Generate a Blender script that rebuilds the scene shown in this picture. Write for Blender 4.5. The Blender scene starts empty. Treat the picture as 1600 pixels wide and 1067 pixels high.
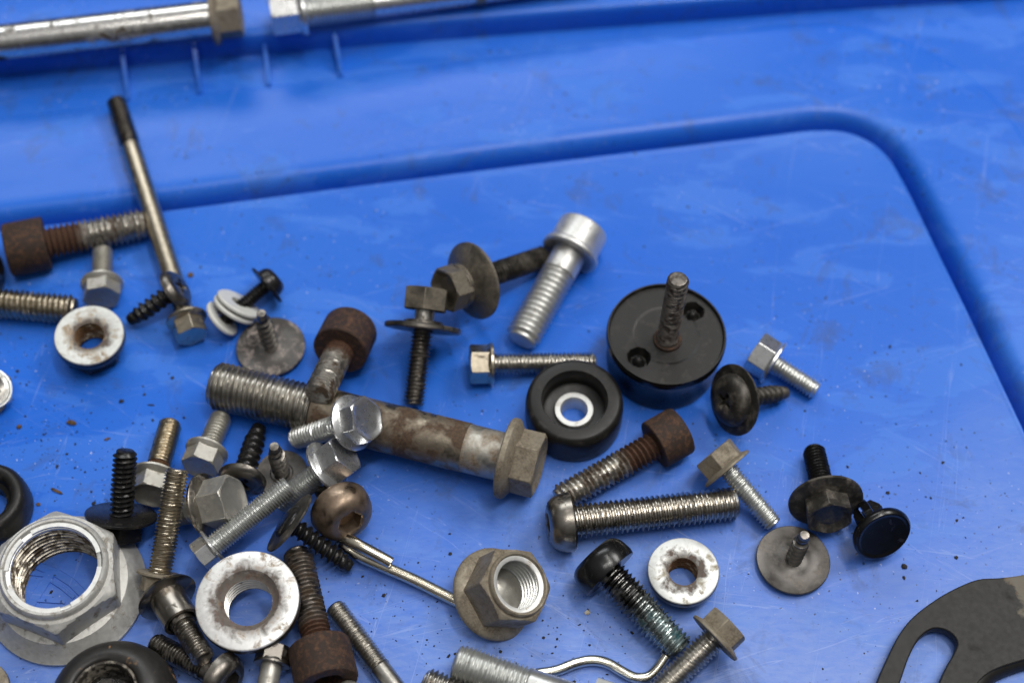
import bpy, bmesh, math, random
from mathutils import Vector, Matrix
R_ = math.radians
random.seed(7)
sc = bpy.context.scene
col = sc.collection
MM = 0.001

# ------------------------------------------------------------------ camera
FPX = 2600.0                    # focal length in pixels of the 1600 px wide photograph
ELEV = R_(59.5)                 # the lens looks down at this angle
DIST = 413.0                    # mm from the lens to the lid
F = Vector((0, math.cos(ELEV), -math.sin(ELEV)))
RT = Vector((1, 0, 0))
UP = Vector((0, math.sin(ELEV), math.cos(ELEV)))
CAM = -F * DIST
cd = bpy.data.cameras.new('camera')
cam = bpy.data.objects.new('camera', cd)
col.objects.link(cam)
cam.location = CAM * MM
cam.rotation_euler = (math.pi / 2 - ELEV, 0, 0)
cd.sensor_width = 22.3
cd.lens = 22.3 * FPX / 1600.0
cd.clip_start = 0.01
cd.clip_end = 50
cd.dof.use_dof = True
cd.dof.focus_distance = 0.374
cd.dof.aperture_fstop = 4.5
cd.dof.aperture_blades = 7
sc.camera = cam

# ------------------------------------------------------------------ light
w = bpy.data.worlds.new('World')
sc.world = w
w.use_nodes = True
wn, wl = w.node_tree.nodes, w.node_tree.links
bg = wn['Background']
tc = wn.new('ShaderNodeTexCoord')
sp = wn.new('ShaderNodeSeparateXYZ')
rp = wn.new('ShaderNodeValToRGB')
wl.new(tc.outputs['Generated'], sp.inputs[0])
wl.new(sp.outputs['Z'], rp.inputs[0])
rp.color_ramp.elements[0].position = 0.0
rp.color_ramp.elements[0].color = (.05, .05, .052, 1)
mid = rp.color_ramp.elements.new(.35)
mid.color = (.13, .13, .135, 1)
rp.color_ramp.elements[2].position = 0.85
rp.color_ramp.elements[2].color = (1.0, 1.0, 1.02, 1)
wl.new(rp.outputs[0], bg.inputs[0])
bg.inputs[1].default_value = 0.31

def lamp(name, loc, target, sx, sy, power, color=(1, .97, .93)):
    l = bpy.data.lights.new(name, 'AREA')
    l.shape = 'RECTANGLE'
    l.size, l.size_y, l.energy, l.color = sx, sy, power, color
    o = bpy.data.objects.new(name, l)
    col.objects.link(o)
    o.location = loc
    o.rotation_euler = (Vector(target) - Vector(loc)).to_track_quat('-Z', 'Y').to_euler()
    return o
lamp('ceiling_tube_lamp', (0.35, 0.16, 1.7), (0, 0, 0), 1.0, .08, 8)
lamp('ceiling_tube_lamp', (0.15, -0.22, 1.7), (0, 0, 0), 1.0, .08, 8)
lamp('ceiling_panel_lamp', (1.2, 0.72, 1.75), (0, 0, 0), .9, .5, 21, (1, .98, .95))
lamp('ceiling_panel_lamp', (-0.45, 1.78, 1.78), (0, 0, 0), 1.6, .5, 18, (.95, .98, 1))

vs = sc.view_settings
vs.view_transform = 'Standard'
vs.look = 'None'
vs.exposure = -0.10
vs.gamma = 1.0
sc.render.engine = 'CYCLES'
sc.cycles.use_denoising = True
sc.cycles.use_adaptive_sampling = True
sc.cycles.adaptive_threshold = .02
sc.cycles.max_bounces = 7
sc.cycles.diffuse_bounces = 3
sc.cycles.glossy_bounces = 4

# ------------------------------------------------------------------ helpers
def ray(px, py):
    return F + RT * ((px - 800) / FPX) + UP * ((533.5 - py) / FPX)
def P(px, py, z=0.0):
    d = ray(px, py)
    t = (z - CAM.z) / d.z
    return CAM + d * t
def depth(v):
    return (v - CAM).dot(F)
def nrm(dx, dy, c):
    """unit vector that shows as direction (dx right, dy up) and leans to the lens by cosine c"""
    v = (RT * dx + UP * dy).normalized() * math.sqrt(1 - c * c) - F * c
    return v.normalized()

def obj(name, vf, mat, parent=None, smooth=35, loc=None):
    v, f = vf
    me = bpy.data.meshes.new(name)
    me.from_pydata([(a[0] * MM, a[1] * MM, a[2] * MM) for a in v], [], f)
    bm = bmesh.new()
    bm.from_mesh(me)
    bmesh.ops.remove_doubles(bm, verts=bm.verts, dist=1e-6)
    bmesh.ops.recalc_face_normals(bm, faces=bm.faces)
    bm.to_mesh(me)
    bm.free()
    me.validate()
    for p in me.polygons:
        p.use_smooth = True
    me.set_sharp_from_angle(angle=R_(smooth))
    me.materials.append(mat)
    o = bpy.data.objects.new(name, me)
    col.objects.link(o)
    if parent:
        o.parent = parent
    if loc is not None:
        o.location = Vector(loc) * MM
    return o

def thing(name, label, cat, origin, zaxis, roll=0.0, group=None):
    e = bpy.data.objects.new(name, None)
    e.empty_display_size = .003
    col.objects.link(e)
    q = Vector((0, 0, 1)).rotation_difference(zaxis)
    e.matrix_world = Matrix.Translation(origin * MM) @ q.to_matrix().to_4x4() @ Matrix.Rotation(R_(roll), 4, 'Z')
    e['label'] = label
    e['category'] = cat
    if group:
        e['group'] = group
    return e

def hexr(a, t):
    x = (t + math.pi / 6) % (math.pi / 3) - math.pi / 6
    return a / math.cos(x)
def rad(r, t):
    if isinstance(r, (int, float)):
        return r
    if r[0] == 'hex':
        v = hexr(r[1], t)
        return min(v, r[2]) if len(r) > 2 else v
    if r[0] == 'cross':
        l, wd = r[1], r[2]
        x = (t + math.pi / 4) % (math.pi / 2) - math.pi / 4
        return min(l / math.cos(x), wd / max(1e-6, abs(math.sin(x))))
    if r[0] == 'wave':                      # uneven worn edge
        return r[1] * (1 + r[2] * math.sin(t * 3 + r[3]) + r[2] * .6 * math.sin(t * 7 + r[3] * 2))

def polar(rows, seg=48):
    """rows of (radius or shape, z): a surface of revolution whose rows may be hexagons or crosses"""
    v, f = [], []
    idx = []
    ang = [2 * math.pi * i / seg for i in range(seg)] if isinstance(seg, int) else seg
    seg = len(ang)
    for r, z in rows:
        if r == 0:
            idx.append([len(v)] * seg)
            v.append((0, 0, z))
        else:
            s = []
            for i in range(seg):
                t = ang[i]
                q = rad(r, t)
                s.append(len(v))
                v.append((q * math.cos(t), q * math.sin(t), z))
            idx.append(s)
    for a, b in zip(idx, idx[1:]):
        for i in range(seg):
            j = (i + 1) % seg
            q = []
            for k in (a[i], a[j], b[j], b[i]):
                if k not in q:
                    q.append(k)
            if len(q) > 2:
                f.append(q)
    return v, f

HEXA = [R_(60 * k + a) for k in range(6) for a in (0, 10, 20, 26, 28.7, 31.3, 34, 40, 50)]

def merge(*parts):
    V, Fc = [], []
    for v, f in parts:
        n = len(V)
        V += list(v)
        Fc += [[i + n for i in q] for q in f]
    return V, Fc

def thread(d, pitch, z0, z1, seg=32, depthf=.68, cdp=.34, tip=True, cap=True, coarse=False, inner=False):
    """helical screw thread between z0 and z1, chamfered and closed at z1"""
    Ro = d / 2
    dp = depthf * pitch if not coarse else Ro * cdp
    if inner:
        prof = [(0, 0), (.15, 0), (.45, 1), (.65, 1)]
    elif coarse:
        prof = [(0, 1), (.42, 1), (.55, .4), (.62, 0), (.68, .1), (.78, .75), (.88, 1)] if cdp > .4 else [(0, 1), (.22, 1), (.40, .72), (.52, .12), (.62, 0), (.72, .12), (.86, .72)]
    else:
        prof = [(0, 1), (.20, 1), (.47, .0), (.56, .0)]
    n = len(prof)
    turns = int((z1 - z0) / pitch) + 3
    rt = random.Random(int(d * 1000) + turns)
    v, f, rows = [], [], []
    for k in range(-1, turns):
        for u, g in prof:
            row = []
            for i in range(seg + 1):
                th = 2 * math.pi * i / seg
                z = z0 + pitch * (k + u + th / (2 * math.pi))
                zc = min(max(z, z0), z1)
                r = Ro - dp * g
                if g < .2 and not coarse and not inner:
                    r -= dp * (.05 + .05 * math.sin(3 * th + k * 1.7) + (rt.random() * .30 if rt.random() < .05 else rt.random() * .07))
                if tip:
                    env = Ro - dp * 1.15 + (z1 - zc) * (1.0 if not coarse else .22)
                    r = min(r, max(env, Ro * .3))
                if inner:
                    r = Ro + dp * g
                row.append(len(v))
                v.append((r * math.cos(th), r * math.sin(th), zc))
            rows.append(row)
    for a, b in zip(rows, rows[1:]):
        if all(v[i][2] <= z0 for i in a + b) or all(v[i][2] >= z1 for i in a + b):
            continue
        for i in range(seg):
            f.append([a[i], a[i + 1], b[i + 1], b[i]])
    if cap and not inner:
        re = Ro - dp * 1.15 if tip else Ro - dp * .5
        re = max(re, Ro * .3)
        m = merge((v, f), polar([(re * 1.02, z1 - 1e-3), (re * .8, z1 + re * .05), (0, z1 + re * .05)], seg))
        return m
    return v, f

def tube(pts, r, seg=14, sub=8):
    pts = [Vector(p) for p in pts]
    out = []
    n = len(pts)
    for i in range(n - 1):
        p0, p1, p2, p3 = pts[max(i - 1, 0)], pts[i], pts[i + 1], pts[min(i + 2, n - 1)]
        for k in range(sub):
            t = k / sub
            out.append(.5 * ((2 * p1) + (p2 - p0) * t + (2 * p0 - 5 * p1 + 4 * p2 - p3) * t * t + (3 * p1 - p0 - 3 * p2 + p3) * t ** 3))
    out.append(pts[-1])
    v, f, rows = [], [], []
    prev = None
    for i, p in enumerate(out):
        tg = (out[min(i + 1, len(out) - 1)] - out[max(i - 1, 0)]).normalized()
        a = Vector((0, 0, 1)) if prev is None else prev
        a = (a - tg * a.dot(tg)).normalized()
        prev = a
        b = tg.cross(a)
        ring = []
        for s in range(seg):
            th = 2 * math.pi * s / seg
            ring.append(len(v))
            v.append(tuple(p + (a * math.cos(th) + b * math.sin(th)) * r))
        rows.append(ring)
    for x, y in zip(rows, rows[1:]):
        for s in range(seg):
            f.append([x[s], x[(s + 1) % seg], y[(s + 1) % seg], y[s]])
    for end, ring, d in ((out[0], rows[0], out[0] - out[1]), (out[-1], rows[-1], out[-1] - out[-2])):
        c = len(v)
        v.append(tuple(end + d.normalized() * r * .25))
        for s in range(seg):
            f.append([ring[s], ring[(s + 1) % seg], c])
    return v, f

# ------------------------------------------------------------------ materials
def nodes_of(name):
    m = bpy.data.materials.new(name)
    m.use_nodes = True
    nt = m.node_tree
    return m, nt.nodes, nt.links, nt.nodes['Principled BSDF']

def mmvec(N, L, scale=(1, 1, 1)):
    t = N.new('ShaderNodeTexCoord')
    mp = N.new('ShaderNodeMapping')
    mp.inputs['Scale'].default_value = tuple(1000 * s for s in scale)
    L.new(t.outputs['Object'], mp.inputs['Vector'])
    return mp.outputs[0]

def noise(N, L, vec, scale, detail=4, rough=.55, W=None, dist=0):
    n = N.new('ShaderNodeTexNoise')
    n.noise_dimensions = '4D' if W is not None else '3D'
    n.inputs['Scale'].default_value = scale
    n.inputs['Detail'].default_value = detail
    n.inputs['Roughness'].default_value = rough
    n.inputs['Distortion'].default_value = dist
    L.new(vec, n.inputs['Vector'])
    if W is not None:
        L.new(W, n.inputs['W'])
    return n.outputs[0]

def mrange(N, L, x, a, b, c=0., d=1., smooth=False):
    m = N.new('ShaderNodeMapRange')
    if smooth:
        m.interpolation_type = 'SMOOTHSTEP'
    for i, q in enumerate((a, b, c, d)):
        m.inputs[i + 1].default_value = q
    L.new(x, m.inputs[0])
    return m.outputs[0]

def mixc(N, L, fac, a, b):
    m = N.new('ShaderNodeMix')
    m.data_type = 'RGBA'
    m.clamp_factor = True
    for s, q in ((0, fac), (6, a), (7, b)):
        if isinstance(q, (int, float)):
            m.inputs[s].default_value = q
        elif isinstance(q, tuple):
            m.inputs[s].default_value = (*q[:3], 1)
        else:
            L.new(q, m.inputs[s])
    return m.outputs[2]

def mathn(N, L, op, a, b=None):
    m = N.new('ShaderNodeMath')
    m.operation = op
    for i, q in enumerate((a, b)):
        if q is None:
            continue
        if isinstance(q, (int, float)):
            m.inputs[i].default_value = q
        else:
            L.new(q, m.inputs[i])
    return m.outputs[0]

RUST = (.06, .028, .016)
def M(name, base, metal, rough, dirt=(.06, .045, .03), cover=.35, dscale=.35, bump=.05, bscale=2.0, drough=.75,
      rustz=None, zcol=None, hole=None, var=.10, spec=.5, soft=.06):
    m, N, L, B = nodes_of(name)
    v = mmvec(N, L)
    oi = N.new('ShaderNodeObjectInfo')
    W = mathn(N, L, 'MULTIPLY', oi.outputs['Random'], 60.)
    n1 = noise(N, L, v, dscale, 4, .62, W, .4)
    n2 = noise(N, L, v, bscale, 3, .6, W)
    n3 = noise(N, L, v, .9, 1, .5, W)
    thr = .72 - cover * .5
    mask = mrange(N, L, n1, thr - soft, thr + soft, 0, 1)
    # speckle of fine grime
    sp_ = mrange(N, L, n2, .62, .74, 0, .65 * min(1, cover * 2))
    mask = mathn(N, L, 'MAXIMUM', mask, sp_)
    lo = tuple(c * (1 - var) for c in base)
    hi = tuple(min(1, c * (1 + var)) for c in base)
    cb = mixc(N, L, mrange(N, L, n3, .3, .7), lo, hi)
    dcol = mixc(N, L, mrange(N, L, n2, .3, .7), tuple(c * .55 for c in dirt), tuple(min(1, c * 1.5) for c in dirt))
    c = mixc(N, L, mask, cb, dcol)
    rr = mixc(N, L, mrange(N, L, n3, .3, .7), (rough * .92,) * 3, (min(1, rough * 1.12),) * 3)
    rr = mixc(N, L, mask, rr, (drough,) * 3)
    mt = mixc(N, L, mask, (metal,) * 3, (metal * .15,) * 3)
    if rustz or hole:
        s = N.new('ShaderNodeSeparateXYZ')
        L.new(v, s.inputs[0])
        nz = mathn(N, L, 'MULTIPLY', mathn(N, L, 'SUBTRACT', n1, .5), 9.)
        if rustz:
            z0, wd = rustz
            q = mrange(N, L, mathn(N, L, 'ADD', s.outputs[2], nz), z0 - wd, z0 + wd, 1, 0)
        else:
            r0, wd = hole
            xx = mathn(N, L, 'MULTIPLY', s.outputs[0], s.outputs[0])
            yy = mathn(N, L, 'MULTIPLY', s.outputs[1], s.outputs[1])
            rr0 = mathn(N, L, 'SQRT', mathn(N, L, 'ADD', xx, yy))
            q = mrange(N, L, mathn(N, L, 'ADD', rr0, nz), r0 - wd, r0 + wd, .9, 0)
        rc = mixc(N, L, mrange(N, L, n2, .35, .7), tuple(x * .6 for x in RUST), (.115, .05, .024))
        if hole:
            rc = mixc(N, L, mrange(N, L, n3, .4, .6), (.085, .065, .048), rc)
        if zcol:
            c = mixc(N, L, q, c, zcol)
        else:
            c = mixc(N, L, q, c, rc)
            rr = mixc(N, L, q, rr, (.82,) * 3)
            mt = mixc(N, L, q, mt, (0.1,) * 3)
    L.new(c, B.inputs['Base Color'])
    L.new(rr, B.inputs['Roughness'])
    L.new(mt, B.inputs['Metallic'])
    B.inputs['Specular IOR Level'].default_value = spec
    bp = N.new('ShaderNodeBump')
    bp.inputs['Strength'].default_value = bump
    bp.inputs['Distance'].default_value = .0002
    hgt = mathn(N, L, 'ADD', n2, mathn(N, L, 'MULTIPLY', n1, .6))
    L.new(hgt, bp.inputs['Height'])
    L.new(bp.outputs[0], B.inputs['Normal'])
    return m

ZINC = M('zinc_plate', (.60, .61, .59), .86, .33, (.16, .14, .11), .06, dscale=.7, var=.04)
ZINCD = M('dull_zinc', (.46, .445, .40), .72, .40, (.20, .175, .14), .12, dscale=.6, bump=.06, var=.05, soft=.12)
CHROME = M('bright_zinc', (.68, .685, .68), .9, .28, (.16, .14, .12), .05, dscale=.7, var=.04)
STEEL = M('grey_steel', (.46, .44, .40), 1, .31, (.07, .055, .04), .12, dscale=.5)
WARM = M('warm_steel', (.50, .44, .34), 1, .30, (.10, .07, .045), .14, dscale=.5)
GUN = M('gunmetal', (.30, .275, .24), 1, .30, (.06, .05, .04), .18)
STAIN = M('stained_steel', (.27, .235, .18), 1, .33, (.075, .045, .026), .44, dscale=.13, soft=.07, bump=.2)
DUSTY = M('dusty_dark_steel', (.15, .135, .11), .8, .42, (.16, .135, .10), .36, dscale=.3, soft=.16)
DARK = M('dark_steel', (.19, .175, .155), 1, .34, (.045, .038, .032), .22)
BLACK = M('black_oxide', (.026, .025, .025), .6, .28, (.05, .043, .036), .10, spec=.55)
BLACKM = M('worn_black', (.062, .057, .05), .7, .42, (.12, .105, .085), .28, soft=.12)
BLACKW = M('scuffed_black_washer', (.075, .070, .065), .7, .36, (.17, .15, .13), .22, dscale=.3, soft=.14)
SPOT = M('spotted_black_washer', (.085, .08, .075), .6, .45, (.26, .22, .20), .34, dscale=.42, soft=.06)
RUSTM = M('rust', (.034, .019, .013), .15, .7, (.10, .046, .022), .30, dscale=.9, bump=.9, bscale=4.5, soft=.10)
TAN = M('tan_grime_metal', (.34, .30, .23), .6, .45, (.17, .14, .10), .55, dscale=.28, soft=.15, bump=.12)
BRONZE = M('bronze_steel', (.27, .205, .15), 1, .27, (.10, .065, .04), .22, dscale=.3, soft=.25)
ORUST = M('orange_rust', (.15, .075, .035), .1, .8, (.28, .20, .13), .25, dscale=.9, bump=.4, bscale=4)
WHITE = M('pale_zinc_face', (.84, .84, .81), .55, .40, (.36, .31, .24), .18, dscale=.3, var=.05)
ALU = M('satin_aluminium', (.60, .60, .58), .8, .44, (.4, .38, .34), .15, var=.06, bump=.1)
CAST = M('cast_zinc_flange', (.50, .495, .465), .40, .42, (.22, .20, .17), .22, bump=.35, bscale=4)
PLASTIC = M('black_plastic', (.006, .006, .0065), 0, .24, (.035, .032, .028), .06, spec=.45)
RUBBER = M('black_rubber', (.0105, .010, .0095), 0, .42, (.05, .044, .038), .14, bump=.12, spec=.35, dscale=.4, soft=.1)
NYLON = M('white_nylon', (.58, .58, .54), 0, .4, (.42, .40, .35), .06, var=.04)
PLATE = M('black_painted_plate', (.014, .0132, .0115), .0, .5, (.03, .027, .022), .1, dscale=.12, var=.08, spec=.3)
SOIL = M('dark_dirt', (.03, .024, .018), 0, .9, (.01, .009, .008), .5, dscale=1)
SOILB = M('brown_dirt', (.11, .065, .03), 0, .9, (.03, .02, .01), .4, dscale=1.2)
GRITW = M('pale_grit', (.65, .62, .52), 0, .7, (.4, .33, .2), .3, dscale=1)

def blue_plastic():
    m, N, L, B = nodes_of('blue_plastic')
    v = mmvec(N, L)
    # dry hazy plastic against oily, cleaner smears
    big = noise(N, L, v, .012, 3, .5, None, .3)
    smear = noise(N, L, mmvec(N, L, (.5, 1.35, 1)), .055, 5, .55, None, .5)
    patch = mrange(N, L, smear, .55, .572, 0, 1)
    haze = mrange(N, L, big, .36, .64, 0, 1)
    hz = mathn(N, L, 'ADD', mathn(N, L, 'MULTIPLY', haze, .35), mathn(N, L, 'MULTIPLY', patch, .38))
    c = mixc(N, L, hz, (.011, .130, .65), (.046, .20, .74))
    # hair scratches: thin level lines of stretched noise at several angles
    lines = None
    for ang, st, sc_, seed in ((18, .05, .10, 3.1), (-34, .06, .12, 17.7), (77, .05, .09, 41.3), (-8, .03, .16, 66.)):
        t = N.new('ShaderNodeTexCoord')
        mp = N.new('ShaderNodeMapping')
        mp.vector_type = 'TEXTURE'
        mp.inputs['Rotation'].default_value = (0, 0, R_(ang))
        mp.inputs['Location'].default_value = (seed, seed * .7, 0)
        mp.inputs['Scale'].default_value = (.001 / st, .001, .001)
        L.new(t.outputs['Object'], mp.inputs['Vector'])
        q = noise(N, L, mp.outputs[0], sc_ * 3, 2, .5)
        q = mathn(N, L, 'ABSOLUTE', mathn(N, L, 'SUBTRACT', q, .5))
        q = mrange(N, L, q, .0, .007, 1, 0)
        k = mrange(N, L, noise(N, L, mp.outputs[0], sc_ * 1.3, 3, .6), .52, .62)
        q = mathn(N, L, 'MULTIPLY', q, k)
        lines = q if lines is None else mathn(N, L, 'MAXIMUM', lines, q)
    sx = N.new('ShaderNodeSeparateXYZ'); L.new(v, sx.inputs[0])
    wear = mathn(N, L, 'SUBTRACT', mathn(N, L, 'MULTIPLY', big, 90.), sx.outputs[1])
    wear = mrange(N, L, wear, 62, 140, 0, 1, True)                  # the middle of the lid is scuffed pale by use
    fines = noise(N, L, mmvec(N, L, (.5, 1.5, 1)), .5, 5, .7, None, .4)
    wf = mathn(N, L, 'MULTIPLY', wear, mrange(N, L, fines, .3, .62, .34, .60))
    c = mixc(N, L, wf, c, (.29, .39, .68))
    scr = mathn(N, L, 'MULTIPLY', lines, mrange(N, L, wear, 0, 1, .22, .6))
    c = mixc(N, L, scr, c, (.36, .46, .80))
    # grime smudges and specks
    gr = noise(N, L, v, .07, 5, .72, None, .7)
    sm = mrange(N, L, gr, .56, .72, 0, .55)
    c = mixc(N, L, sm, c, (.05, .085, .22))
    fine = noise(N, L, v, .75, 2, .5)
    zone = noise(N, L, v, .02, 2, .5)
    spk = mathn(N, L, 'MULTIPLY', mrange(N, L, fine, .685, .72, 0, .9), mrange(N, L, zone, .42, .56, .15, 1))
    c = mixc(N, L, spk, c, (.02, .02, .025))
    fine2 = noise(N, L, mmvec(N, L, (1, 1, 1)), 1.15, 2, .5, None)
    wsp = mathn(N, L, 'MULTIPLY', mrange(N, L, fine2, .70, .74, 0, .8), mrange(N, L, zone, .44, .58, 0, 1))
    c = mixc(N, L, wsp, c, (.5, .55, .75))
    L.new(c, B.inputs['Base Color'])
    rr = mathn(N, L, 'ADD', mrange(N, L, smear, .5, .6, .32, .44), mathn(N, L, 'MULTIPLY', scr, .3))
    L.new(rr, B.inputs['Roughness'])
    B.inputs['Specular IOR Level'].default_value = .34
    bp = N.new('ShaderNodeBump')
    bp.inputs['Strength'].default_value = .12
    bp.inputs['Distance'].default_value = .0004
    g = noise(N, L, v, 1.6, 2, .6)
    und = noise(N, L, v, .05, 2, .5)
    hh = mathn(N, L, 'ADD', mathn(N, L, 'MULTIPLY', g, .35), mathn(N, L, 'MULTIPLY', und, 2.5))
    L.new(hh, bp.inputs['Height'])
    L.new(bp.outputs[0], B.inputs['Normal'])
    return m
BLUE = blue_plastic()

# ------------------------------------------------------------------ the lid
def smooth_path(pts, n):
    """evenly spaced points along a smooth curve through pts"""
    pts = [Vector(p) for p in pts]
    fine = []
    m = len(pts)
    for i in range(m - 1):
        p0, p1, p2, p3 = pts[max(i - 1, 0)], pts[i], pts[i + 1], pts[min(i + 2, m - 1)]
        for k in range(24):
            t = k / 24
            fine.append(.5 * ((2 * p1) + (p2 - p0) * t + (2 * p0 - 5 * p1 + 4 * p2 - p3) * t * t + (3 * p1 - p0 - 3 * p2 + p3) * t ** 3))
    fine.append(pts[-1])
    L_ = [0]
    for a, b in zip(fine, fine[1:]):
        L_.append(L_[-1] + (b - a).length)
    out, j = [], 0
    for k in range(n):
        s = L_[-1] * k / (n - 1)
        while j < len(fine) - 2 and L_[j + 1] < s:
            j += 1
        t = (s - L_[j]) / max(1e-9, L_[j + 1] - L_[j])
        out.append(fine[j].lerp(fine[j + 1], t))
    return out

edge_px = [(-500, 418), (-250, 389), (0, 360), (255, 330), (500, 298), (800, 260), (1100, 224), (1200, 212), (1268, 204), (1320, 206), (1360, 222), (1388, 246), (1412, 285),
           (1437, 334), (1461, 384), (1510, 483), (1562, 592), (1620, 715), (1700, 890), (1830, 1190)]
edge = smooth_path([P(x, y, 0) for x, y in edge_px], 220)
RIM = 2.0
prof = [(-1.6, 0), (-1.2, .10), (-.8, .22), (-.5, .22), (-.25, .08), (-.08, -.2), (.02, -.6), (.15, -2.5), (.5, -9), (.9, -13.5), (1.5, -12.5), (2.2, -8.2), (2.8, -4.9), (3.3, -2.8), (3.8, -1.2), (4.5, .1), (5.4, .95), (6.2, 1.45), (7.1, 1.8), (8.0, 1.97), (8.7, 2.03)]
prof = [(d_ * .84 if d_ > 0 else d_, z_) for d_, z_ in prof]
prof += [(9.0, RIM + .02), (12, RIM), (20, RIM), (34.6, RIM), (35.0, RIM - .05), (35.25, RIM - .28), (35.5, RIM - .28), (36.0, RIM - .2), (40, RIM - .2), (50, RIM - .2), (75, RIM - .2), (130, RIM - .2), (220, RIM - .2)]
V, FC = [], []
rows = []
nE = len(edge)
for i, p in enumerate(edge):
    t = (edge[min(i + 1, nE - 1)] - edge[max(i - 1, 0)])
    t.z = 0
    t.normalize()
    n = Vector((-t.y, t.x, 0))                           # outwards: away from the panel
    r = []
    for d, z in prof:
        q = p + n * d
        r.append(len(V))
        V.append((q.x, q.y, z))
    rows.append(r)
for a, b in zip(rows, rows[1:]):
    for k in range(len(prof) - 1):
        FC.append([a[k], b[k], b[k + 1], a[k + 1]])
c0 = len(V)
for x, y in ((edge[-1].x, -420), (-420, -420), (edge[0].x, -200)):
    V.append((x, y, 0))
FC.append([r[0] for r in rows] + [c0, c0 + 1, c0 + 2])
lid = obj('lid', (V, FC), BLUE, None, 50)
lid['kind'] = 'structure'
lid['label'] = 'blue plastic lid with a grooved panel under all the loose bolts'

# raised outer lip along the far edge of the lid, with its gusset ribs
lipz = 9.0
lip_px = [(-500, 168), (-200, 140), (0, 120), (250, 100), (500, 79), (800, 55), (1100, 33), (1300, 18), (1500, 5), (1700, -12), (2000, -40)]
lp = smooth_path([P(x, y, RIM - .45) for x, y in lip_px], 90)
V, FC, rows = [], [], []
lprof = [(0, -1), (0, RIM), (.25, 6), (.6, lipz - 1.2), (1.0, lipz - .4), (1.8, lipz), (5, lipz), (30, lipz), (31, lipz - .5), (31.6, lipz - 2), (32, -6)]
for i, p in enumerate(lp):
    t = (lp[min(i + 1, 89)] - lp[max(i - 1, 0)]); t.z = 0; t.normalize()
    n = Vector((-t.y, t.x, 0))
    r = []
    for d, z in lprof:
        q = p + n * d
        r.append(len(V)); V.append((q.x, q.y, z))
    rows.append(r)
for a, b in zip(rows, rows[1:]):
    for k in range(len(lprof) - 1):
        FC.append([a[k], b[k], b[k + 1], a[k + 1]])
obj('outer_lip', (V, FC), BLUE, lid, 50)
for (bx_, by_), (tx, ty) in (((202, 160), (193, 92)), ((314, 149), (305, 82)), ((421, 137), (409, 20)), ((534, 122), (524, 60))):
    a = P(bx_, by_, RIM - .45)
    b = P(tx, ty, lipz - 2)
    dirn = Vector((b.x - a.x, b.y - a.y, 0)); dirn.normalize()
    side = Vector((dirn.y, -dirn.x, 0)) * .55
    e = b + dirn * 3
    pts = [Vector((a.x, a.y, RIM - 1)), Vector((a.x, a.y, RIM + .3)), Vector((a.x, a.y, RIM + .9)) + dirn * .4,
           Vector((b.x, b.y, lipz - .6)), Vector((e.x, e.y, lipz - .8)), Vector((e.x, e.y, RIM - 1))]
    vv = [tuple(p + side) for p in pts] + [tuple(p - side) for p in pts]
    k = len(pts)
    ff = [list(range(k)), list(range(2 * k - 1, k - 1, -1))] + [[i, (i + 1) % k, (i + 1) % k + k, i + k] for i in range(k)]
    obj('rib', (vv, ff), BLUE, lid, 30)

# moulded mark on the lid, seen through the big nut: raised strips with an arc
def strip_px(pts, wd, h=.28):
    q = [P(x, y, 0) for x, y in pts]
    v, f = [], []
    for i, p in enumerate(q):
        t = (q[min(i + 1, len(q) - 1)] - q[max(i - 1, 0)]); t.z = 0; t.normalize()
        n = Vector((-t.y, t.x, 0)) * wd / 2
        for z, s in ((-.1, 1), (h, .8), (h, -.8), (-.1, -1)):
            v.append((p.x + n.x * s, p.y + n.y * s, z))
    for i in range(len(q) - 1):
        for k in range(3):
            f.append([i * 4 + k, i * 4 + k + 1, i * 4 + k + 5, i * 4 + k + 4])
    f += [[0, 1, 2, 3], [len(v) - 4, len(v) - 3, len(v) - 2, len(v) - 1]]
    return v, f
for q_, (pts, wd) in enumerate((([(20, 876), (55, 882), (90, 896), (112, 910), (130, 928), (140, 945)], 2.2), ([(80, 895), (44, 950)], 2.6), ([(30, 893), (75, 899)], 1.2),
                ([(78, 906), (97, 918), (116, 934)], 1.0), ([(58, 938), (102, 941)], .9))):
    obj('moulded_line', strip_px(pts, wd, .3 + .03 * q_), BLUE, lid, 20)

# ------------------------------------------------------------------ builders of bolts, nuts and screws
def hex_head(af, hh, ft, dish, roundtop=False):
    a = af / 2
    t = .1 * a / 1.73
    rows = [(('hex', a * .99, a * 1.13), -ft * .55)]
    for k in range(4):
        z = -hh + t * (1 - k / 3)
        rows.append((('hex', a, min(a * 1.14, a * 1.045 + (z + hh) * 1.73)), z))
    if dish:
        rows += [(('hex', a * .93, a * .99), -hh - .01 * a), (('hex', a * .88, a * .93), -hh + dish * .15), (a * .80, -hh + dish * .6), (a * .66, -hh + dish), (0, -hh + dish * 1.05)]
    else:
        rows += [(('hex', a * .95, a * 1.0), -hh - .01 * a), (a * .5, -hh - .01 * a), (0, -hh - .01 * a)]
    return rows

def socket_head(D, hh, s, rd=None):
    r = D / 2
    rd = rd or r * .13
    return [(r * .5, 0), (r * .96, 0), (r, -r * .04), (r, -hh + rd), (r - rd * .3, -hh + rd * .3), (r - rd, -hh), (s / 2 * 1.25, -hh),
            (('hex', s / 2), -hh + s * .06), (('hex', s / 2), -hh + hh * .55), (0, -hh + hh * .62)]

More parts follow.
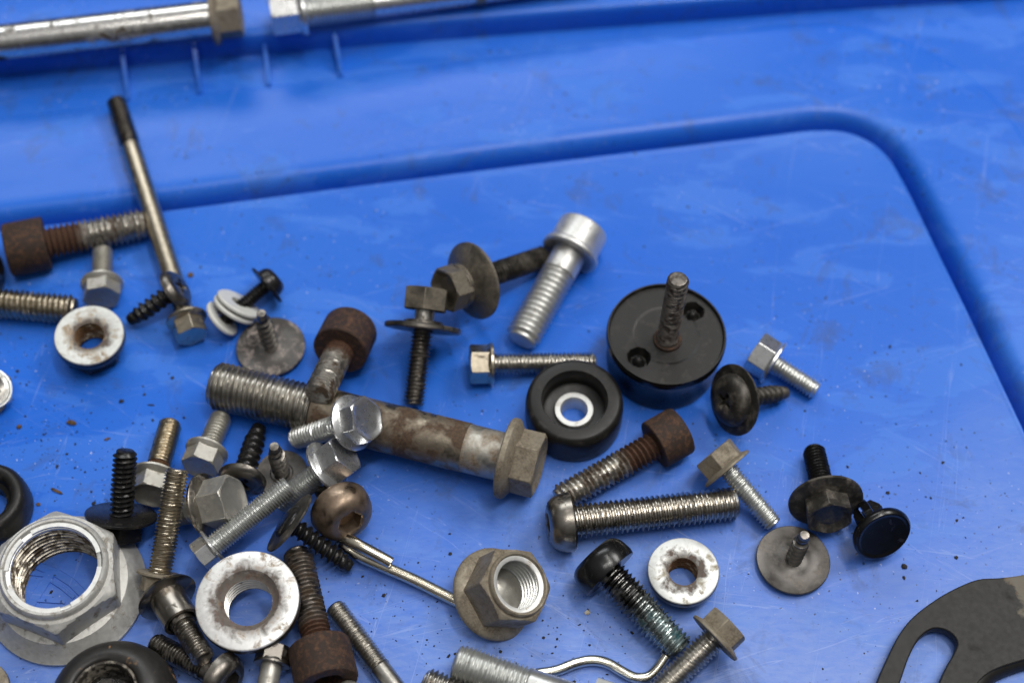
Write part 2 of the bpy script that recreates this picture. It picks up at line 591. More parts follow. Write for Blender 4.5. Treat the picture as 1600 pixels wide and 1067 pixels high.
def dome_head(D, hh, s=0, kind='hex', edge=.12, flat=.35):
    r = D / 2
    rows = [(r * .4, 0), (r * .97, 0), (r, -hh * edge * .5), (r * .99, -hh * edge)]
    top = max(flat, s / 2 * 1.28 / r)
    for k in range(1, 8):
        a = k / 7 * math.pi / 2
        q = top + (1 - top) * math.cos(a) ** .85
        rows.append((r * q * .99, -hh * (edge + (1 - edge) * math.sin(a))))
    if s:
        if kind == 'hex':
            rows += [(s / 2 * 1.22, -hh), (('hex', s / 2), -hh + s * .05), (('hex', s / 2), -hh + min(hh * .6, s * .6)), (0, -hh + min(hh * .65, s * .7))]
        else:
            rows += [(s / 2 * 1.12, -hh), (('cross', s / 2, s * .13), -hh + s * .02), (('cross', s / 2 * .7, s * .12), -hh + s * .3), (0, -hh + s * .42)]
    else:
        rows.append((0, -hh))
    return rows

def bolt(name, label, Hp, Tp, zH, zT=None, head='hex', af=50, hh=30, fl=0, ft=7, d=34, pitch=8, segs=(), mat=ZINC, tmat=None, fmat=None,
         washers=(), roll=0, dish=0, c=None, length=None, axis=None, socket=0, group=None, cat='bolt', coarse=False, rz=None, seg=32, edge=.12, flat=.35, flmat=None):
    """a bolt from the photo: head top and thread tip as points above the lid, sizes in photo pixels"""
    H = P(Hp[0], Hp[1], zH)
    s = depth(H) / FPX
    if axis is not None:
        ax = Vector(axis).normalized()
        T = H + ax * length * s
    elif c is not None:
        dl = math.hypot(Tp[0] - Hp[0], Tp[1] - Hp[1]) * s
        dz = dl * c / math.sqrt(1 - c * c)
        dep = depth(H) + dz
        T = CAM + ray(*Tp) * dep
    else:
        T = P(Tp[0], Tp[1], zT)
    ax = (T - H).normalized()
    s = depth((H + T) / 2) / FPX
    tmat = tmat or mat
    hh_, af_, fl_, ft_, d_, p_ = hh * s, af * s, fl * s, ft * s, d * s, pitch * s
    O = H + ax * hh_
    Lb = (T - H).length - hh_
    e = thing(name, label, cat, O, ax, roll, group)
    if rz is not None:
        tmat = rust_of(tmat, rz * s)
    if head == 'hex':
        obj('head', polar(hex_head(af_, hh_, ft_ if fl else 0, dish * s), HEXA), mat, e, 24)
        if fl:
            r = fl_ / 2
            ri = min(r * .95, af_ / 2 * 1.06)
            obj('flange', polar([(d_ * .35, 0), (r * .97, 0), (r, -ft_ * .12), (r, -ft_ * .55), (r * .97, -ft_ * .68), (ri * 1.02, -ft_ * 1.15), (ri * .8, -ft_ * 1.3)]), fmat or mat, e, 30)
    elif head == 'socket':
        obj('head', polar(socket_head(af_, hh_, socket * s or af_ * .5)), mat, e, 35)
        if fl:
            r = fl_ / 2
            obj('flange', polar([(d_ * .35, 0), (r * .95, 0), (r, -ft_ * .2), (r, -ft_ * .7), (r * .96, -ft_ * .95), (af_ * .48, -ft_ * 1.05)]), fmat or mat, e, 30)
    elif head in ('button', 'cross'):
        obj('head', polar(dome_head(af_, hh_, socket * s, 'hex' if head == 'button' else 'cross', edge, flat)), mat, e, 32)
        if fl:
            r = fl_ / 2
            obj('flange', polar([(d_ * .35, ft_ * .75), (r * .40, ft_ * .7), (r * .46, ft_ * .38), (r * .8, ft_ * .25), (r * .98, ft_ * .5), (r, ft_ * .35), (r, 0), (r * .93, -ft_ * .15), (r * .8, -ft_ * .05), (af_ * .40, -ft_ * .3)]), fmat or mat, e, 30)
    z = 0.
    seglist = list(segs) or [('t', None, d)]
    for i, sg in enumerate(seglist):
        kind, ln, dd = sg[:3]
        m_ = sg[3] if len(sg) > 3 else tmat
        z2 = Lb if ln is None else (z + ln * s if ln > 0 else Lb + ln * s)
        z2 = min(max(z2, z + .05), Lb)
        last = i == len(seglist) - 1
        dd *= s
        if kind == 't':
            obj('thread', thread(dd, p_, z, z2, seg, tip=last, cap=last, coarse=coarse, cdp=.42 if axis is not None else .34), m_, e, 40)
        else:
            r = dd / 2
            rws = [(r, z - .02), (r, z2)]
            if last:
                rws = [(r, z), (r, z2 - r * .15), (r * .85, z2), (0, z2)]
            else:
                rws.append((r * .8, z2 + .02))
            obj('shank', polar(rws, 32), m_, e, 35)
        z = z2
    for wd in washers:
        D, th, off = wd[0] * s, wd[1] * s, wd[2] * s
        cone = wd[4] * s if len(wd) > 4 else 0
        r = D / 2
        b = min(th * .25, r * .1)
        ri = d_ * .5
        obj('washer', polar([(ri, off - cone), (r * .55, off - cone * .6), (r - b, off), (r, off + b), (r, off + th - b), (r - b, off + th), (r * .55, off + th - cone * .5), (ri, off + th - cone), (ri, off - cone)]),
            wd[3] if len(wd) > 3 and wd[3] else mat, e, 32)
    lo = min(H.z, T.z)
    return e, O, ax, s, Lb

_rc = {}
def rust_of(m, z0):
    base = {'grey_steel': ((.44, .42, .38), .34), 'warm_steel': ((.50, .44, .35), .33), 'zinc_plate': ((.62, .62, .6), .3), 'dark_steel': ((.22, .20, .18), .36)}.get(m.name.split('.')[0], ((.45, .43, .4), .34))
    return M('rust_to_steel', base[0], 1, base[1], (.08, .055, .035), .38, rustz=(z0, 1.4))

def nut(name, label, Cp, ztop, D, hole, h, af, ft=14, n=(0, 0, 1), up='flange', mat=WHITE, bmat=STEEL, hmat=None, roll=0, pitch=8, collar=0, ch=12, cat='nut', group=None, recess=0, fc=0):
    """a flanged nut; Cp is the middle of its upper face"""
    n = Vector(n).normalized()
    C_ = P(Cp[0], Cp[1], ztop)
    s = depth(C_) / FPX
    D, hole, h, af, ft, pitch, collar, ch, recess = [q * s for q in (D, hole, h, af, ft, pitch, collar, ch, recess)]
    O = C_ - n * h
    fc = fc * s or ft * 1.15
    e = thing(name, label, cat, O, n, roll, group)
    r, b, a = D / 2, hole / 2, af / 2
    hmat = hmat or mat
    if up == 'flange':
        obj('flange', polar([(a * .8, h - ft), (r * .94, h - ft), (r, h - ft * .75), (r, h - ft * .22), (r * .99, h - ft * .1)], 64), hmat, e, 38)  # rim takes the darker body material; its shadow is put into the colour
        obj('face', polar([(r * .99, h - ft * .1), (r * .982, h - ft * .04), (r * .965, h), (b + ch + .4, h), (b + ch, h - .1), (b + ch * .5, h - ch * .22 - recess), (b, h - ch * .5 - recess)], 64), mat, e, 38)
        obj('body', polar([(b, 0), (('hex', a, a * 1.06), 0), (('hex', a, a * 1.12), a * .04), (('hex', a), a * .1), (('hex', a), h - ft * .95)], HEXA), hmat, e, 24)
        obj('thread', thread(hole, pitch, 0, h - ch * .5 - recess, 40, inner=True, tip=False), bmat, e, 40)
    else:
        hx = h - collar
        t = .16 * a / 1.5
        obj('flange', polar([(b * 1.05, 0), (r * .97, 0), (r, ft * .15), (r, ft * .5), (r * .97, ft * .68), (a * 1.13, fc), (a * .9, fc * 1.1)], 64), mat, e, 38)
        rows = [(('hex', a, a * 1.14), ft * .9)]
        for k in range(4):
            z = hx - t * (1 - k / 3)
            rows.append((('hex', a, min(a * 1.14, a * 1.0 + (hx - z) * 1.5)), z))
        rows += [(a * .9, hx + .02)]
        obj('body', polar(rows, HEXA), hmat, e, 24)
        rc = a * .93 if collar else a * .85
        obj('collar', polar([(rc, hx - .2), (rc, hx + collar * .45), (rc * .985, hx + collar * .8), (rc * .95, hx + collar), (rc * .91, hx + collar * .95), (rc * .875, hx + collar * .6), (rc * .865, hx + collar * .1)], 64), hmat, e, 40)
        obj('lock_ring', polar([(rc * .868, hx + collar * .45), (b * 1.04, hx + collar * .4), (b, hx + collar * .25), (b, hx - collar * .2)], 64), WHITE if collar else hmat, e, 40)
        obj('thread', thread(hole, pitch, 0, hx - collar * .2, 56, inner=True, tip=False), bmat, e, 40)
    return e, O, n, s


def sector(r0, r1, z0, z1, a0, a1, n=20):
    v, f = [], []
    for i in range(n + 1):
        t = R_(a0 + (a1 - a0) * i / n)
        for r, z in ((r0, z0), (r0, z1), (r1, z1), (r1, z0)):
            v.append((r * math.cos(t), r * math.sin(t), z))
    for i in range(n):
        for k in range(4):
            f.append([i * 4 + k, i * 4 + (k + 1) % 4, i * 4 + 4 + (k + 1) % 4, i * 4 + 4 + k])
    f += [[0, 1, 2, 3], [4 * n, 4 * n + 1, 4 * n + 2, 4 * n + 3]]
    return v, f

# ------------------------------------------------------------------ the bolts, from the far edge to the near one
LZ = lipz
bolt('long_flange_bolt', 'long shiny bolt lying along the far lip, brown hex head at its right end', (377, 23), (-150, 84), LZ + 7.5, LZ + 5, af=62, hh=46, fl=88, ft=11, d=55, pitch=9,
     segs=(('s', 345, 55, M('grimy_bright_rod', (.70, .69, .66), 1, .24, (.045, .03, .016), .32, dscale=.17, soft=.04)), ('t', None, 54, TAN)), mat=TAN, roll=12, fmat=TAN, dish=3)
bolt('long_flange_bolt', 'zinc bolt on the far lip with hex head at its left end beside a rib', (424, 26), (930, -38), LZ + 6, LZ + 4.5, af=58, hh=54, fl=72, ft=11, d=48, pitch=6,
     segs=(('t', 105, 48, ZINC), ('s', 160, 41, CHROME), ('s', 14, 45, TAN), ('s', None, 41, CHROME)), mat=CHROME, roll=25, dish=4)
bolt('thin_long_bolt', 'long thin bolt reaching over the groove, dark threaded end pointing far', (300, 526), (181, 157), 4.6, 6.2, af=44, hh=34, fl=62, ft=7, d=32, pitch=5.5,
     segs=(('s', -98, 31, WARM), ('t', None, 32, DARK)), mat=WARM, roll=34, fmat=WARM)
bolt('socket_cap_screw', 'rusty socket screw at left, head rust brown, thread pointing right to the thin bolt', (10, 392), (226, 350), 6.4, 4.2, 'socket', af=84, hh=62, d=52, pitch=9, mat=RUSTM, tmat=STEEL, rz=55, cat='screw')
bolt('washer_head_screw', 'dark washer head cut by the left edge below the rusty socket screw', (0, 412), (-90, 438), 6.5, 3, 'button', af=50, hh=12, fl=78, ft=6, d=34, pitch=8, mat=DARK, cat='screw')
bolt('threaded_bolt', 'olive threaded bolt end entering from the left edge beside a round nut', (-130, 462), (118, 484), 5.2, 3.9, af=72, hh=30, d=48, pitch=8.5, mat=WARM)
bolt('hex_flange_bolt', 'small pale flange bolt standing above the round nut at left', (159, 466), (161, 390), 5.0, 2.9, af=52, hh=30, fl=66, ft=7, d=33, pitch=6.5, mat=ZINCD, roll=30, dish=1.5)
nut('round_flange_nut', 'round nut with pale face and rusty bore at left on the bare lid', (139, 523), 8.2, 109, 46, 48, 82, ft=20, ch=7, n=(.05, .0, 1), mat=M('pale_nut_face', (.60, .61, .58), .55, .45, (.33, .26, .18), .32, hole=(5.0, .8), var=.08), hmat=BLACK, bmat=M('rusty_bore', (.40, .33, .24), .6, .5, (.16, .08, .03), .6))
bolt('cross_head_screw', 'black coarse screw with domed cross head lying over the thin bolt', (283, 446), (203, 501), 10.5, 2.4, 'cross', af=66, hh=15, d=30, pitch=12.5, coarse=True, mat=DARK, tmat=BLACK, socket=26, roll=20, cat='screw', seg=24)
scr = bolt('cross_head_screw', 'small black screw with three white washers on its thread', (433, 432), (343, 508), 6.5, 3.0, 'cross', af=50, hh=20, fl=70, ft=6, d=26, pitch=5, mat=BLACK, socket=18, cat='screw', seg=24)
def washer(label, Cp, z, D, hole, th, n, group, mat=NYLON):
    C_ = P(*Cp, z)
    s = depth(C_) / FPX
    e = thing('nylon_washer', label, 'washer', C_, n, 0, group)
    r, b, t = D * s / 2, hole * s / 2, th * s
    q = t * .28
    obj('ring', polar([(b, 0), (b, t), (r - q, t), (r, t - q), (r, q), (r - q, 0), (b, 0)]), mat, e, 40)
washer('white washer on the black screw, the one nearest its head', (371, 478), 5.2, 74, 27, 7, nrm(.55, .85, .26), 'white washers on the black screw')
washer('white washer on the black screw, middle one of the three', (364, 486), 4.6, 72, 27, 7, nrm(.58, .82, .26), 'white washers on the black screw')
washer('white washer on the black screw, the one at the thread tip', (344, 500), 4.0, 64, 26, 7, nrm(.80, .6, .26), 'white washers on the black screw')
bolt('washer_head_screw', 'screw standing on its spotted grey washer head beside the rusty screw over the big bolt', (424, 545), None, .5, None, 'button', af=40, hh=5, fl=110, ft=6, d=27, pitch=14, coarse=True, mat=SPOT, tmat=DARK, fmat=SPOT, axis=(-.03, .03, 1), length=102, cat='screw', seg=24)
bolt('socket_cap_screw', 'rusty socket screw pointing its shiny tip at the viewer over the big bolt', (549, 512), (497, 617), 6.0, 15.6, 'socket', af=88, hh=62, d=47, pitch=5.5, mat=RUSTM, tmat=STEEL, rz=26, cat='screw')
bolt('big_shank_bolt', 'largest bolt, thick stained shank, tan flanged hex head at its right end', (843, 728), (335, 601), 9.4, 6.4, af=89, hh=56, fl=127, ft=18, d=78, pitch=8.5, seg=48,
     segs=(('s', 62, 76, M('dull_stained_band', (.42, .405, .36), .95, .40, (.20, .15, .10), .42, dscale=.2, soft=.1, bump=.2)), ('s', -172, 78, STAIN), ('t', None, 78, STEEL)), mat=TAN, roll=14, dish=6)
bolt('hex_flange_bolt', 'small shiny flange bolt lying on top of the big bolt', (574, 654), (461, 684), 19.5, None, c=.66, af=64, hh=36, fl=88, ft=8, d=38, pitch=6.5, mat=CHROME, tmat=ZINC, roll=25, dish=3)
bolt('sems_bolt', 'grey hex bolt propped on its wide flat washer, thread pointing near', (668, 451), (646, 633), 15.6, 2.9, af=64, hh=34, d=35, pitch=6.2, mat=DUSTY, tmat=DARK,
     segs=(('s', 20, 33, STEEL), ('t', None, 35, DARK)), washers=((64, 6, 17, GUN), (121, 9, 23.5, DARK)), roll=50)
bolt('sems_bolt', 'dark hex bolt with wide dished washer, head facing left, by the silver screw', (694, 454), (852, 401), 15.5, None, c=.60, af=63, hh=34, fl=68, ft=7, d=38, pitch=6, mat=DUSTY, tmat=BLACKM, washers=((123, 7, 20, DUSTY, 14),), roll=5, dish=10,
     segs=(('s', 25, 34, DUSTY), ('t', None, 38)))
bolt('socket_cap_screw', 'silver socket screw with flanged head, thread pointing near left', (913, 356), (814, 532), 7.2, 4.4, 'socket', af=82, hh=56, fl=94, ft=11, d=56, pitch=9.5, mat=ALU, tmat=ALU, segs=(('s', 36, 53, ALU), ('t', None, 56)), cat='screw')
bolt('hex_flange_bolt', 'grey flange bolt lying sideways, its thread passing behind the rubber spacer', (734, 569), (930, 566), 5.3, 2.8, af=54, hh=36, fl=66, ft=8, d=34, pitch=6, mat=WARM, tmat=STEEL, roll=28)
bolt('cross_head_screw', 'black domed cross screw with wide rim beside the black round mount', (1131, 627), (1228, 613), 11.0, 2.8, 'cross', af=84, hh=20, fl=112, ft=8, d=30, pitch=11, coarse=True, mat=BLACKM, fmat=BLACKM, socket=30, cat='screw', roll=15, seg=24)
bolt('hex_flange_bolt', 'bright small flange bolt lying right of the black round mount', (1178, 547), (1276, 611), 5.2, 2.6, af=58, hh=38, fl=74, ft=7, d=32, pitch=5.5, mat=CHROME, tmat=ZINC, roll=0, dish=3)
bolt('socket_cap_screw', 'brown rusted socket screw between the rubber spacer and the long round-head bolt', (1066, 671), (872, 781), 6.2, 4.2, 'socket', af=80, hh=52, d=47, pitch=8.5, mat=RUSTM, tmat=STEEL, rz=58, cat='screw')
bolt('button_head_bolt', 'long silver bolt with round head at left and traces of blue threadlock', (856, 819), (1150, 786), 6.6, 4.1, 'button', af=94, hh=38, d=54, pitch=8.2, mat=GUN, tmat=M('threadlocked_steel', (.50, .47, .42), 1, .27, (.03, .09, .13), .10, dscale=.22), socket=34, cat='bolt')
bolt('hex_flange_bolt', 'zinc bolt with dull tan head, thread ending at a washer screw on the right', (1114, 706), (1209, 819), 9.0, 2.8, af=64, hh=36, fl=88, ft=7, d=34, pitch=5.8, mat=TAN, tmat=ZINC, roll=12, dish=3)
bolt('hex_flange_bolt', 'black flange bolt on the right, wide rim and recessed hex head facing near', (1297, 811), (1271, 702), 8.6, 3.2, af=66, hh=40, fl=116, ft=9, d=37, pitch=6, mat=BLACKM, tmat=BLACK, roll=55, dish=8)
bolt('washer_head_screw', 'screw standing on a wide scuffed black washer head at the right', (1238, 877), None, .5, None, 'button', af=46, hh=5, fl=118, ft=6, d=27, pitch=13, coarse=True, mat=BLACKW, tmat=DARK, fmat=BLACKW, axis=(.05, .02, 1), length=98, cat='screw', seg=24)
bolt('pan_head_bolt', 'black thick-headed bolt with teal tip pointing near right', (925, 866), (1064, 1016), 8.4, 3.8, 'button', af=102, hh=42, d=54, pitch=8.2, mat=PLASTIC, tmat=BLACK, segs=(('t', None, 54, M('black_to_teal_thread', (.42, .47, .46), 1, .25, (.03, .09, .10), .30, dscale=.3, rustz=(11.5, 4.0), zcol=(.10, .098, .095))),), socket=36, cat='bolt', edge=.35, flat=.62)
nut('round_flange_nut', 'round nut with pale rust-stained face on the right beside the black bolt', (1068, 891), 6.6, 113, 46, 44, 84, ft=18, ch=8, n=(0, .0, 1), mat=M('stained_nut_face', (.64, .65, .63), .55, .45, (.34, .30, .22), .22, hole=(4.7, .8), var=.08), hmat=DARK, bmat=M('brown_bore', (.36, .28, .19), .6, .5, (.15, .07, .025), .6))
bolt('hex_flange_bolt', 'flange bolt with muddy brown head and olive thread at the near edge', (1141, 973), (1010, 1100), 9.5, 3.2, af=64, hh=36, fl=94, ft=8, d=43, pitch=7, mat=TAN, tmat=STEEL, roll=10, dish=3)
bn = nut('hex_flange_nut', 'dirty bronze flange nut tipped to show its threaded hole', (813, 911), 13.0, 150, 76, 86, 112, ft=16, n=nrm(.83, .55, .80), up='hex', mat=TAN, hmat=TAN, bmat=ZINC, roll=36, pitch=9, collar=9)
C_ = P(813, 911, 13.0); s = depth(C_) / FPX
obj('plug', polar([(37.5 * s, 26 * s), (30 * s, 27 * s), (('hex', 20 * s), 30 * s), (0, 36 * s)], 36), ZINCD, bn[0], 20)
bg_ = nut('hex_flange_nut', 'biggest nut, silver with wide flange, lying flat at lower left', (82, 884), 14.5, 256, 136, 102, 184, ft=16, fc=36, n=(0, 0, 1), up='hex', mat=CAST, hmat=CAST, bmat=M('bore_steel', (.42, .38, .31), .9, .36, (.10, .07, .04), .4), roll=-51.6, pitch=11, collar=12)
for a0, a1 in ((-8, 52), (72, 178), (192, 236), (262, 338)):      # the locking insert is slit into tabs
    q = bg_[3]
    obj('lock_tab', sector(69 * q, 78.5 * q, 88 * q, (98.5 + a0 % 3 * .7) * q, a0, a1), WHITE, bg_[0], 30)
nut('round_flange_nut', 'large round nut with scraped white face and rust around its hole', (386, 937), 12.5, 165, 76, 56, 120, ft=20, n=(-.03, -.05, 1), mat=M('scraped_nut_face', (.80, .80, .78), .5, .42, (.30, .23, .16), .25, hole=(8.0, 1.2), var=.06), hmat=DARK, bmat=STEEL, pitch=9, ch=12, recess=6)
bolt('washer_bolt', 'upright black bolt on a wide flat flange beside the biggest nut', (187, 838), (196, 704), 3.5, 18.0, af=66, hh=38, fl=112, ft=8, d=39, pitch=8, mat=BLACK, tmat=BLACK, fmat=BLACK, roll=10)
bolt('hex_flange_bolt', 'grey flange bolt with a rust ring under its head, left in the pile', (234, 774), (267, 661), 7.5, 3.4, af=58, hh=36, fl=80, ft=8, d=38, pitch=6.2, mat=ZINCD, tmat=WARM, segs=(('t', 22, 37, ORUST), ('t', None, 38, WARM)), roll=44, dish=4)
bolt('hex_flange_bolt', 'grey flange bolt with short thread pointing far, right of the rust-ringed one', (312, 731), (347, 650), 6.0, 2.9, af=54, hh=36, fl=68, ft=8, d=36, pitch=6, mat=ZINCD, roll=34, dish=3)
bolt('hex_flange_bolt', 'brassy bolt with long thread, small head down beside the biggest nut', (245, 924), (277, 733), 4.6, 17.5, af=48, hh=30, fl=72, ft=7, d=39, pitch=5.6, mat=TAN, tmat=WARM, roll=20)
bolt('hex_flange_bolt', 'pale flange bolt with large dished head facing right in the pile', (366, 780), (268, 804), 11.0, 3.0, af=72, hh=54, fl=104, ft=9, d=42, pitch=7, mat=ZINCD, fmat=GUN, roll=25, dish=5, segs=(('s', 30, 40), ('t', None, 42)))
bolt('cross_head_screw', 'black coarse screw in the pile, cross head facing near and tip far', (376, 757), (405, 667), 6.8, 2.6, 'cross', af=76, hh=12, d=35, pitch=13, coarse=True, mat=DARK, tmat=BLACK, socket=32, cat='screw', roll=30, seg=24)
bolt('washer_head_screw', 'small screw standing on its washer head in the middle of the pile', (441, 742), None, .5, None, 'button', af=34, hh=5, fl=82, ft=5, d=28, pitch=13, coarse=True, mat=BLACKW, tmat=DARK, fmat=BLACKW, axis=(-.02, .04, 1), length=92, cat='screw', seg=24)
bolt('hex_flange_bolt', 'shiny flange bolt with big hex head up right against the button head', (540, 708), (438, 786), 15.0, 2.5, af=62, hh=42, fl=90, ft=8, d=40, pitch=5.2, mat=CHROME, tmat=ZINC, roll=22, dish=4)
bolt('hex_flange_bolt', 'zinc flange bolt with head down left, touching the large round nut', (310, 871), (452, 758), 8.5, 13.0, af=44, hh=30, fl=60, ft=7, d=37, pitch=4.6, mat=CHROME, tmat=ZINC, roll=12)
bolt('button_head_screw', 'bronze round button head with a hex socket in the pile', (548, 817), (498, 752), 10.5, None, 'button', af=98, hh=44, d=36, pitch=8, mat=BRONZE, tmat=DARK, socket=36, cat='screw', c=.70, edge=.2, flat=.3)
bolt('washer_head_screw', 'black screw with a wide thin washer head seen edge-on, thread pointing right', (443, 810), (547, 886), 12.5, 2.6, 'button', af=60, hh=10, fl=108, ft=7, d=32, pitch=12, coarse=True, mat=BLACK, fmat=BLACKM, cat='screw', seg=24)
bolt('shoulder_bolt', 'dark shoulder bolt, tip pointing near, under the large round nut', (256, 924), (319, 1030), 6.5, 10.0, 'button', af=98, hh=14, d=37, pitch=5.2, mat=GUN, tmat=GUN, segs=(('s', 52, 58), ('s', 8, 40), ('t', None, 37)), cat='bolt')
bolt('socket_cap_screw', 'rusty socket screw under the right side of the large round nut', (512, 1070), (464, 862), 7.4, 3.9, 'socket', af=98, hh=68, d=49, pitch=7.6, mat=RUSTM, tmat=DARK, rz=40, cat='screw')
bolt('button_head_screw', 'dark button head screw at the near edge below the shoulder bolt', (362, 1068), (240, 1004), 7.5, 3.0, 'button', af=86, hh=26, d=37, pitch=6, mat=DARK, socket=36, segs=(('s', 26, 34), ('t', None, 37)), cat='screw')
bolt('hex_flange_bolt', 'small dark flange bolt at the near edge right below the large round nut', (430, 1010), (408, 1120), 7.0, 6.0, af=50, hh=30, fl=58, ft=7, d=33, pitch=6, mat=DARK, tmat=STEEL, segs=(('s', 40, 33, ZINCD), ('t', None, 33)), roll=15)
bolt('threaded_stud', 'bare steel threaded stud running off the near edge beside the rusty screw', (700, 1185), (522, 947), 2.9, 2.9, af=60, hh=20, d=36, pitch=5.6, mat=STEEL, segs=(('s', -128, 33), ('t', None, 36)), cat='stud')
bolt('round_head_screw', 'rounded pale zinc head peeking over the near edge', (563, 1068), (530, 1150), 7.0, 3.0, 'button', af=62, hh=20, d=34, pitch=7, mat=ZINCD, cat='screw')
bolt('threaded_bolt', 'grey thread tip peeking over the near edge left of the zinc bolt', (800, 1125), (664, 1064), 5.0, 3.9, af=70, hh=30, d=50, pitch=8, mat=STEEL)
bolt('threaded_bolt', 'thick zinc threaded bolt at the near edge below the bronze nut', (960, 1118), (713, 1034), 6.5, 4.8, af=90, hh=40, d=62, pitch=7.2, mat=ZINC, segs=(('s', -122, 58), ('t', None, 62)))
# hairpin hook and bent wire
def wire(name, label, cat, pts, dpx, mat, part='wire'):
    q = [P(x, y, z) for x, y, z in pts]
    s = depth(q[len(q) // 2]) / FPX
    o = q[0]
    e = thing(name, label, cat, o, Vector((0, 0, 1)))
    obj(part, tube([p - o for p in q], dpx * s / 2), mat, e, 60)
wire('wire_hook', 'thin wire hook with a folded eye running under the bronze nut', 'hook', [(775, 968, 1.4), (712, 938, 1.6), (650, 907, 2.2), (607, 888, 2.6), (570, 872, 2.6), (544, 857, 3.0), (532, 846, 4.4), (538, 841, 6.6), (560, 851, 7.2), (588, 866, 6.6), (611, 879, 5.8)], 19, M('gold_wire', (.62, .57, .46), 1, .24, (.14, .10, .06), .06, bump=.02))
wire('bent_wire', 'pale bent wire at the near edge below the black bolt', 'wire', [(800, 1056, 1.5), (845, 1051, 1.5), (872, 1046, 1.5), (898, 1036, 1.5), (924, 1031, 1.5), (948, 1035, 1.5), (973, 1049, 1.5), (992, 1058, 1.5), (1012, 1057, 1.6), (1027, 1044, 2.2), (1041, 1024, 3.2)], 17, M('pale_wire', (.66, .63, .54), 1, .24, (.16, .12, .08), .06, bump=.02))

# ------------------------------------------------------------------ rubber and plastic pieces
def px(Cp, z):
    c_ = P(*Cp, z)
    return c_, depth(c_) / FPX
# stud mount
C_, s = px((1040, 522), 13.5)
e = thing('stud_mount', 'black round mount with an upright threaded stud in its middle', 'mount', Vector((C_.x, C_.y, 0)), Vector((.02, .015, 1)))
r, h = 94 * s, 13.5
obj('body', polar([(0, 0), (r * .90, 0), (r * .94, .5), (r * .95, 2), (r * .93, 4), (r * .93, h - 4.5), (r * .96, h - 3.2), (r * .995, h - 2.6), (r, h - 2), (r, h - .5), (r * .99, h - .1)], 72), PLASTIC, e, 40)
hp = [(Vector((P(1082, 487, h - 1) - C_)) , 16.5 * s), (Vector((P(997, 560, h - 1) - C_)), 17.5 * s)]
# cap plate with two round pockets: radial sheet, pushed down where a pocket sits
V, FC, rows = [], [], []
NR, NS = 44, 144
for i in range(NR + 1):
    q = r * .985 * i / NR if i else .01
    row = []
    for k in range(NS):
        a = 2 * math.pi * k / NS
        x, y = q * math.cos(a), q * math.sin(a)
        u = q / r
        z = h - 1.0 + (.15 if u > .55 else 0) + (1.0 if u > .955 else 0) - max(0, .25 - u) * .5
        for c_, pr in hp:
            dd = math.hypot(x - c_.x, y - c_.y) / pr
            if dd < 1:
                z -= 2.6 * min(1, (1 - dd) * 5) - (1.9 * math.sqrt(max(0, 1 - (dd / .52) ** 2)) if dd < .52 else 0)
        row.append(len(V)); V.append((x, y, z))
    rows.append(row)
for a, b in zip(rows, rows[1:]):
    for k in range(NS):
        FC.append([a[k], a[(k + 1) % NS], b[(k + 1) % NS], b[k]])
obj('cap_plate', (V, FC), RUBBER, e, 40)
C2 = P(1041, 532, h - 1) - C_
tp = P(1055, 440, h + 23) - C_
v, f = thread(34 * s, 5.2 * s, 0, 24.5, 36)
ax = Vector((tp.x - C2.x, tp.y - C2.y, 24)).normalized()
q = Vector((0, 0, 1)).rotation_difference(ax)
v = [tuple(q @ Vector(p) + Vector((C2.x, C2.y, h - 1.2))) for p in v]
st = obj('stud', (v, f), M('stud_steel', (.17, .155, .14), .95, .36, (.05, .038, .03), .4), e, 40)
obj('collar', polar([(23 * s, h - 1.4), (22 * s, h - .3), (18 * s, h - .1), (15 * s, h - .6)], 32), RUSTM, e, 40, loc=(C2.x, C2.y, 0))
# spacer
C_, s = px((898, 624), 10.5)
e = thing('rubber_spacer', 'black rubber ring spacer with a zinc sleeve in its cup', 'spacer', Vector((C_.x, C_.y, 0)), Vector((0, 0, 1)))
r, h = 77 * s, 10.5
ri = 50 * s
obj('ring', polar([(0.5 * r, 0), (r * .93, 0), (r * .985, .8), (r, 2.5), (r, h - 2.6), (r * .985, h - 1.2), (r * .93, h - .25), (r * .87, h), (ri * 1.05, h - .05), (ri * 1.0, h - .5), (ri * .97, h - 5.2), (ri * .9, h - 5.6), (27 * s, h - 5.7)], 72), RUBBER, e, 45)
obj('sleeve', polar([(21 * s, .05), (30 * s, .05), (31 * s, h - 5.9), (31 * s, h - 5.1), (30 * s, h - 4.9), (22 * s, h - 4.9), (21 * s, h - 5.1), (21 * s, .05)], 48), ALU, e, 40)
# push clip
Hc = P(1381, 838, 9.0); s = depth(Hc) / FPX
ax = nrm(.35, -.72, .80)
e = thing('push_clip', 'glossy black round push clip with split prongs behind its disc', 'clip', Hc, ax)
r = 48 * s
obj('disc', polar([(0, -2.6), (r * .8, -2.6), (r * .97, -2.0), (r, -1.2), (r * .985, -.5), (r * .93, -.05), (r * .86, -.02), (r * .82, -.22), (r * .78, -.28), (0, -.28)], 64), PLASTIC, e, 40)
for k in range(4):
    a = k * math.pi / 2 + .6
    ca, sa = math.cos(a), math.sin(a)
    pts = []
    for rr_, z in ((1.3, -2.3), (2.7, -2.3), (2.6, -7.0), (3.5, -7.6), (3.3, -8.8), (2.1, -11.0), (1.3, -11.0)):
        pts.append((rr_, z))
    vv = []
    for off in (-.9, .9):
        for rr_, z in pts:
            vv.append((rr_ * ca - off * sa, rr_ * sa + off * ca, z))
    k_ = len(pts)
    ff = [list(range(k_)), list(range(2 * k_ - 1, k_ - 1, -1))] + [[i, (i + 1) % k_, (i + 1) % k_ + k_, i + k_] for i in range(k_)]
    obj('prong', (vv, ff), PLASTIC, e, 30)
